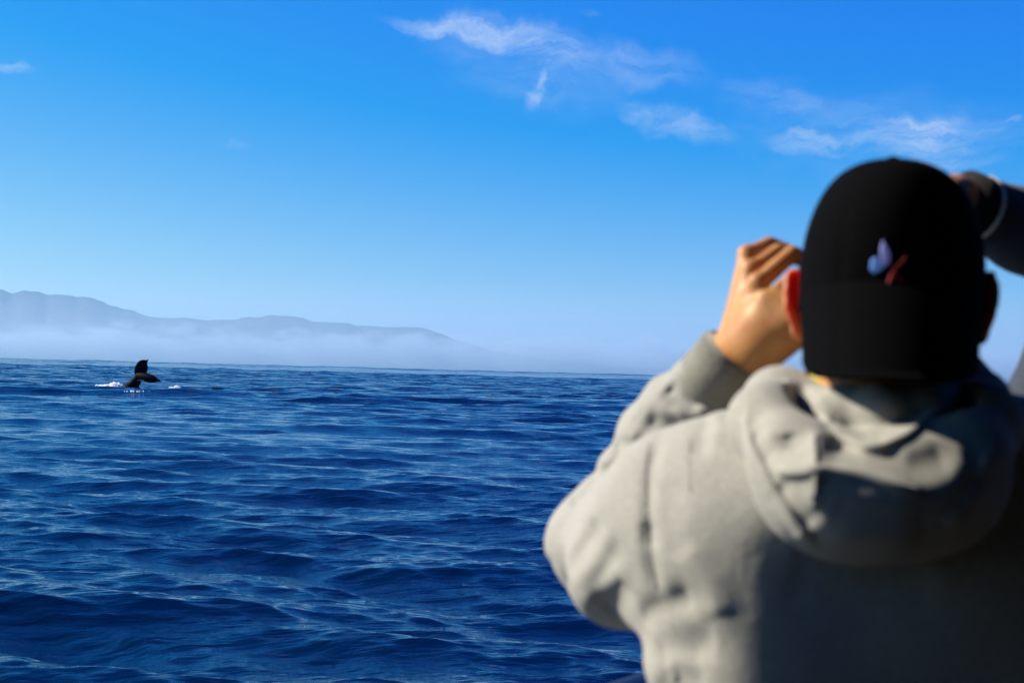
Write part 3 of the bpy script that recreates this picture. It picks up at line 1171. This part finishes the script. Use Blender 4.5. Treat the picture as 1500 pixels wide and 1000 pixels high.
    for layer in (0, 1):
        for j in range(nv2 + 1):
            t = j / nv2
            for i in range(nu2 + 1):
                s = -1 + 2 * i / nu2
                u = -math.pi / 2 + s * R(76)
                p = crown(u, .035, .001)
                ln = max(0.0, 1 - abs(s) ** 3.2) ** .5
                out = .060 * t * ln
                drop = .082 * t * (.62 + .38 * ln) + .010 * t * t
                p[1] -= out
                p[0] *= 1 - .06 * t
                p[2] -= drop + .0
                nrm = np.array([math.cos(u) * .5, -.55, .6])
                V.append(p - nrm / np.linalg.norm(nrm) * .0035 * layer)
    m1 = (nv2 + 1) * (nu2 + 1)
    for j in range(nv2):
        for i in range(nu2):
            a = j * (nu2 + 1) + i
            qd = (a, a + 1, a + nu2 + 2, a + nu2 + 1)
            F.append(qd[::-1])
            F.append(tuple(x + m1 for x in qd))
    for i in range(nu2):
        a = nv2 * (nu2 + 1) + i
        F.append((a, a + 1, a + 1 + m1, a + m1))
    bill = obj('bill', mesh_from('bill', V, F), cloth_mat('black_bill', (.0017, .0017, .0022), (.0028, .0028, .0034), 600, .15, .02), cap)
    bb = bill.data.materials[0].node_tree.nodes['Principled BSDF']
    bb.inputs['Sheen Weight'].default_value = 0
    bb.inputs['Specular IOR Level'].default_value = .03
    obj('button', tube('button', [(0, .003, zt - .004), (0, .003, zt + .002), (0, .003, zt + .005)], [.009, .008, .004], 14), black, cap)

    # embroidered mark: a white-blue swoosh and a red stroke beside it
    def patch(name, poly, m):
        bm = bmesh.new()
        vs = []
        c0 = np.mean(np.array(poly, float), 0)

        def onto(px, py):
            # march along the sight line until the crown is met
            lo, hi = -.14, -.02
            for _ in range(30):
                mid = (lo + hi) / 2
                p = L(px, py, mid)
                z = np.clip((p[2] - zb) / H, 0, 1)
                e = 2 / 2.6
                t = math.asin(z ** (1 / e))
                r = math.cos(t) ** e
                inside = (p[0] / RX) ** 2 + ((p[1] - .003) / RY) ** 2 < r * r
                if inside:
                    hi = mid
                else:
                    lo = mid
            p = L(px, py, lo)
            return p
        rings = 4
        grid = []
        for k in range(rings + 1):
            f = 1 - k / rings * .98
            grid.append([bm.verts.new(tuple(onto(*(c0 + (np.array(p) - c0) * f)) + np.array([0, -.0022 if k else -.0002, 0]))) for p in poly])
        n = len(poly)
        for k in range(rings):
            for i in range(n):
                bm.faces.new((grid[k][i], grid[k][(i + 1) % n], grid[k + 1][(i + 1) % n], grid[k + 1][i]))
        bmesh.ops.recalc_face_normals(bm, faces=bm.faces)
        me = bpy.data.meshes.new(name)
        bm.to_mesh(me)
        bm.free()
        obj(name, me, m, cap)
    blue = mat('embroidery_blue', (.17, .20, .56), .6)
    deep = mat('embroidery_deep_blue', (.05, .16, .5), .6)
    redm = mat('embroidery_red', (.30, .008, .008), .6)
    patch('emblem_stroke', [(1293, 349), (1300, 358), (1306, 372), (1305, 386), (1298, 394), (1290, 392), (1291, 380), (1289, 366)], blue)
    patch('emblem_stroke', [(1276, 380), (1284, 376), (1291, 384), (1297, 393), (1290, 399), (1280, 401), (1274, 394)], deep)
    patch('emblem_stroke', [(1327, 374), (1321, 388), (1315, 399), (1307, 413), (1299, 417), (1303, 402), (1313, 388)], redm)
    patch('emblem_stroke', [(1314, 400), (1322, 404), (1328, 412), (1320, 414), (1311, 408)], redm)

    # --- trousers and shoes
    g = Vol((-.30, -.22, .03), (.30, .24, 1.10), .012)
    legs(g, .86)
    obj('trousers', g.mesh('trousers', 2), dark, root)
    shm = noisy('shoe_leather', (.03, .03, .03), (.05, .05, .05), 20, .6)
    for sx in (-1, 1):
        shoe('shoe', root, sx * .13, 0, shm)

    # --- binoculars held up to the eyes
    bino = obj('binoculars', None, loc=A_P - A_X * .05 + A_Y * .19 + Vector((0, 0, hz + .005)))
    bino.rotation_euler = (0, 0, -A_AZ)
    tag(bino, 'black binoculars between the raised hands of the person in grey hoodie', 'binoculars')
    rub = noisy('black_rubber', (.012, .012, .012), (.02, .02, .02), 60, .6, .2, 300)
    for sx in (-1, 1):
        obj('barrel', tube('barrel', [(sx * .034, -.035, 0), (sx * .034, -.015, 0), (sx * .036, .03, 0), (sx * .038, .085, 0)], [.017, .019, .026, .030], 20), rub, bino)
    obj('bridge', prism('bridge', [(-.03, -.005), (.03, -.005), (.03, .045), (-.03, .045)], -.008, .010, .004), rub, bino)
    obj('focus_wheel', tube('focus_wheel', [(0, .0, .014), (0, .028, .014)], .010, 16), rub, bino)


build_man()


# ------------------------------------------------------------------ the person in the dark jacket
def build_neighbour():
    Yb = 1.95
    c = at(1715, 560, Yb)
    base = Vector((c.x, c.y, DECK_Z))
    root = obj('person', None, loc=base)
    tag(root, 'person in dark navy jacket with white cuff piping lifting one arm', 'person')
    skin = skin_mat('neighbour_skin', (.55, .32, .21))
    navy = cloth_mat('navy_jacket_cloth', (.035, .042, .058), (.045, .054, .072), 500, .3, .2)
    black = cloth_mat('black_rib', (.004, .004, .005), (.007, .007, .008), 300, .5, .1)

    def P(px, py, y):
        p = at(px, py, y)
        return np.array([p.x - base.x, p.y - base.y, p.z - DECK_Z])
    S = P(1560, 628, Yb)
    E = P(1615, 392, 1.98)
    Wr = P(1420, 300, 1.86)
    Hd = P(1405, 285, 1.84)
    hz = 1.64
    lo = np.minimum.reduce([Hd, S]) - .2
    v = Vol((lo[0], -.32, 1.0), (.45, .35, 1.98), .007)
    v.ell((0, .005, hz), (.078, .098, .115), .02)
    v.ell((0, .035, hz - .065), (.062, .07, .075), .03)
    v.cap((0, .105, hz - .01), (0, .118, hz - .04), .012, .016, .015)
    v.cap((0, 0, hz - .05), (0, -.01, hz - .2), .06, .065, .03)
    v.ecap((0, .0, 1.1), (0, .0, 1.36), (.16, .1), (.16, .1), .05)
    for sx in (-1, 1):
        v.ell((sx * .083, .0, hz - .01), (.009, .02, .034), .008)
    v.cap(S, E, .05, .042, .02)
    v.cap(E, Wr, .042, .028, .02)
    v.cap(Wr, P(1392, 287, 1.84), .028, .028, .02)
    for i, (a, b, d) in enumerate((((1378, 266), (1362, 272), (1350, 289)), ((1374, 280), (1356, 287), (1346, 302)),
                                   ((1374, 296), (1358, 304), (1350, 316)), ((1376, 310), (1362, 318), (1356, 328)))):
        y0 = 1.83 + i * .004
        v.cap(P(1392, 276 + i * 9, 1.84), P(*a, y0), .014, .010, .004)
        v.cap(P(*a, y0), P(*b, y0 + .03), .010, .009, .003)
        v.cap(P(*b, y0 + .03), P(*d, y0 + .06), .009, .007, .003)
    v.cap(P(1400, 272, 1.85), P(1384, 270, 1.90), .018, .011, .006)
    v.cap(P(1384, 270, 1.90), P(1368, 284, 1.92), .011, .009, .004)
    obj('body', v.mesh('body', 2), skin, root)
    j = Vol((lo[0], -.30, .76), (.50, .32, 1.98), .008)
    j.ecap((0, .0, .88), (0, .0, 1.33), (.185, .12), (.20, .125), .05)
    S2 = np.array([-S[0], S[1], S[2]])
    for s in (S, S2):
        j.cap((0, 0, 1.42), s, .075, .085, .05)
    j.chain([(S, .086), (E, .064)], .03)
    j.chain([(E, .064), (P(1500, 338, 1.90), .0535), (P(1436, 309, 1.868), .046)], .02)
    j.chain([(S2, .085), (S2 + np.array([.06, .04, -.28]), .062), (S2 + np.array([.04, .16, -.46]), .045)], .03)
    for (a, b, w, am) in (((1480, 300), (1500, 330), .012, .006), ((1530, 330), (1545, 370), .014, .008), ((1580, 380), (1640, 400), .012, .01)):
        pa, pb = P(*a, 1.9), P(*b, 1.9)
        j.stroke([pa[[0, 2]], pb[[0, 2]]], w, am)
    jo = obj('jacket', j.mesh('jacket', 2), navy, root)
    ax = Wr - E
    ax = ax / np.linalg.norm(ax)
    c0 = P(1432, 307, 1.866)
    obj('cuff', tube('cuff', [tuple(c0 - ax * .02), tuple(c0 + ax * .005), tuple(c0 + ax * .03), tuple(c0 + ax * .036), tuple(c0 + ax * .03)],
                     [.043, .0455, .044, .041, .036], 24), black, jo)
    obj('piping', tube('piping', [tuple(c0 - ax * .004), tuple(c0), tuple(c0 + ax * .003), tuple(c0 + ax * .006)], [.045, .0468, .0468, .044], 24),
        mat('white_piping', (.75, .74, .70), .7), jo)
    hv = Vol((-.14, -.16, hz - .1), (.14, .16, hz + .17), .007)
    hv.ell((0, -.012, hz + .022), (.090, .105, .112), .02)
    hv.ell((0, .10, hz - .04), (.085, .07, .085), .01, sub=True)
    obj('hair', hv.mesh('hair', 2), noisy('dark_hair', (.012, .008, .006), (.03, .02, .014), 90, .5, .4, 200), root)
    g = Vol((-.30, -.22, .03), (.30, .24, 1.10), .012)
    legs(g, .86)
    obj('trousers', g.mesh('trousers', 2), cloth_mat('black_trousers', (.012, .012, .014), (.02, .02, .022)), root)
    shm = noisy('neighbour_shoe_leather', (.03, .03, .03), (.05, .05, .05), 20, .6)
    for sx in (-1, 1):
        shoe('shoe', root, sx * .13, 0, shm)


build_neighbour()
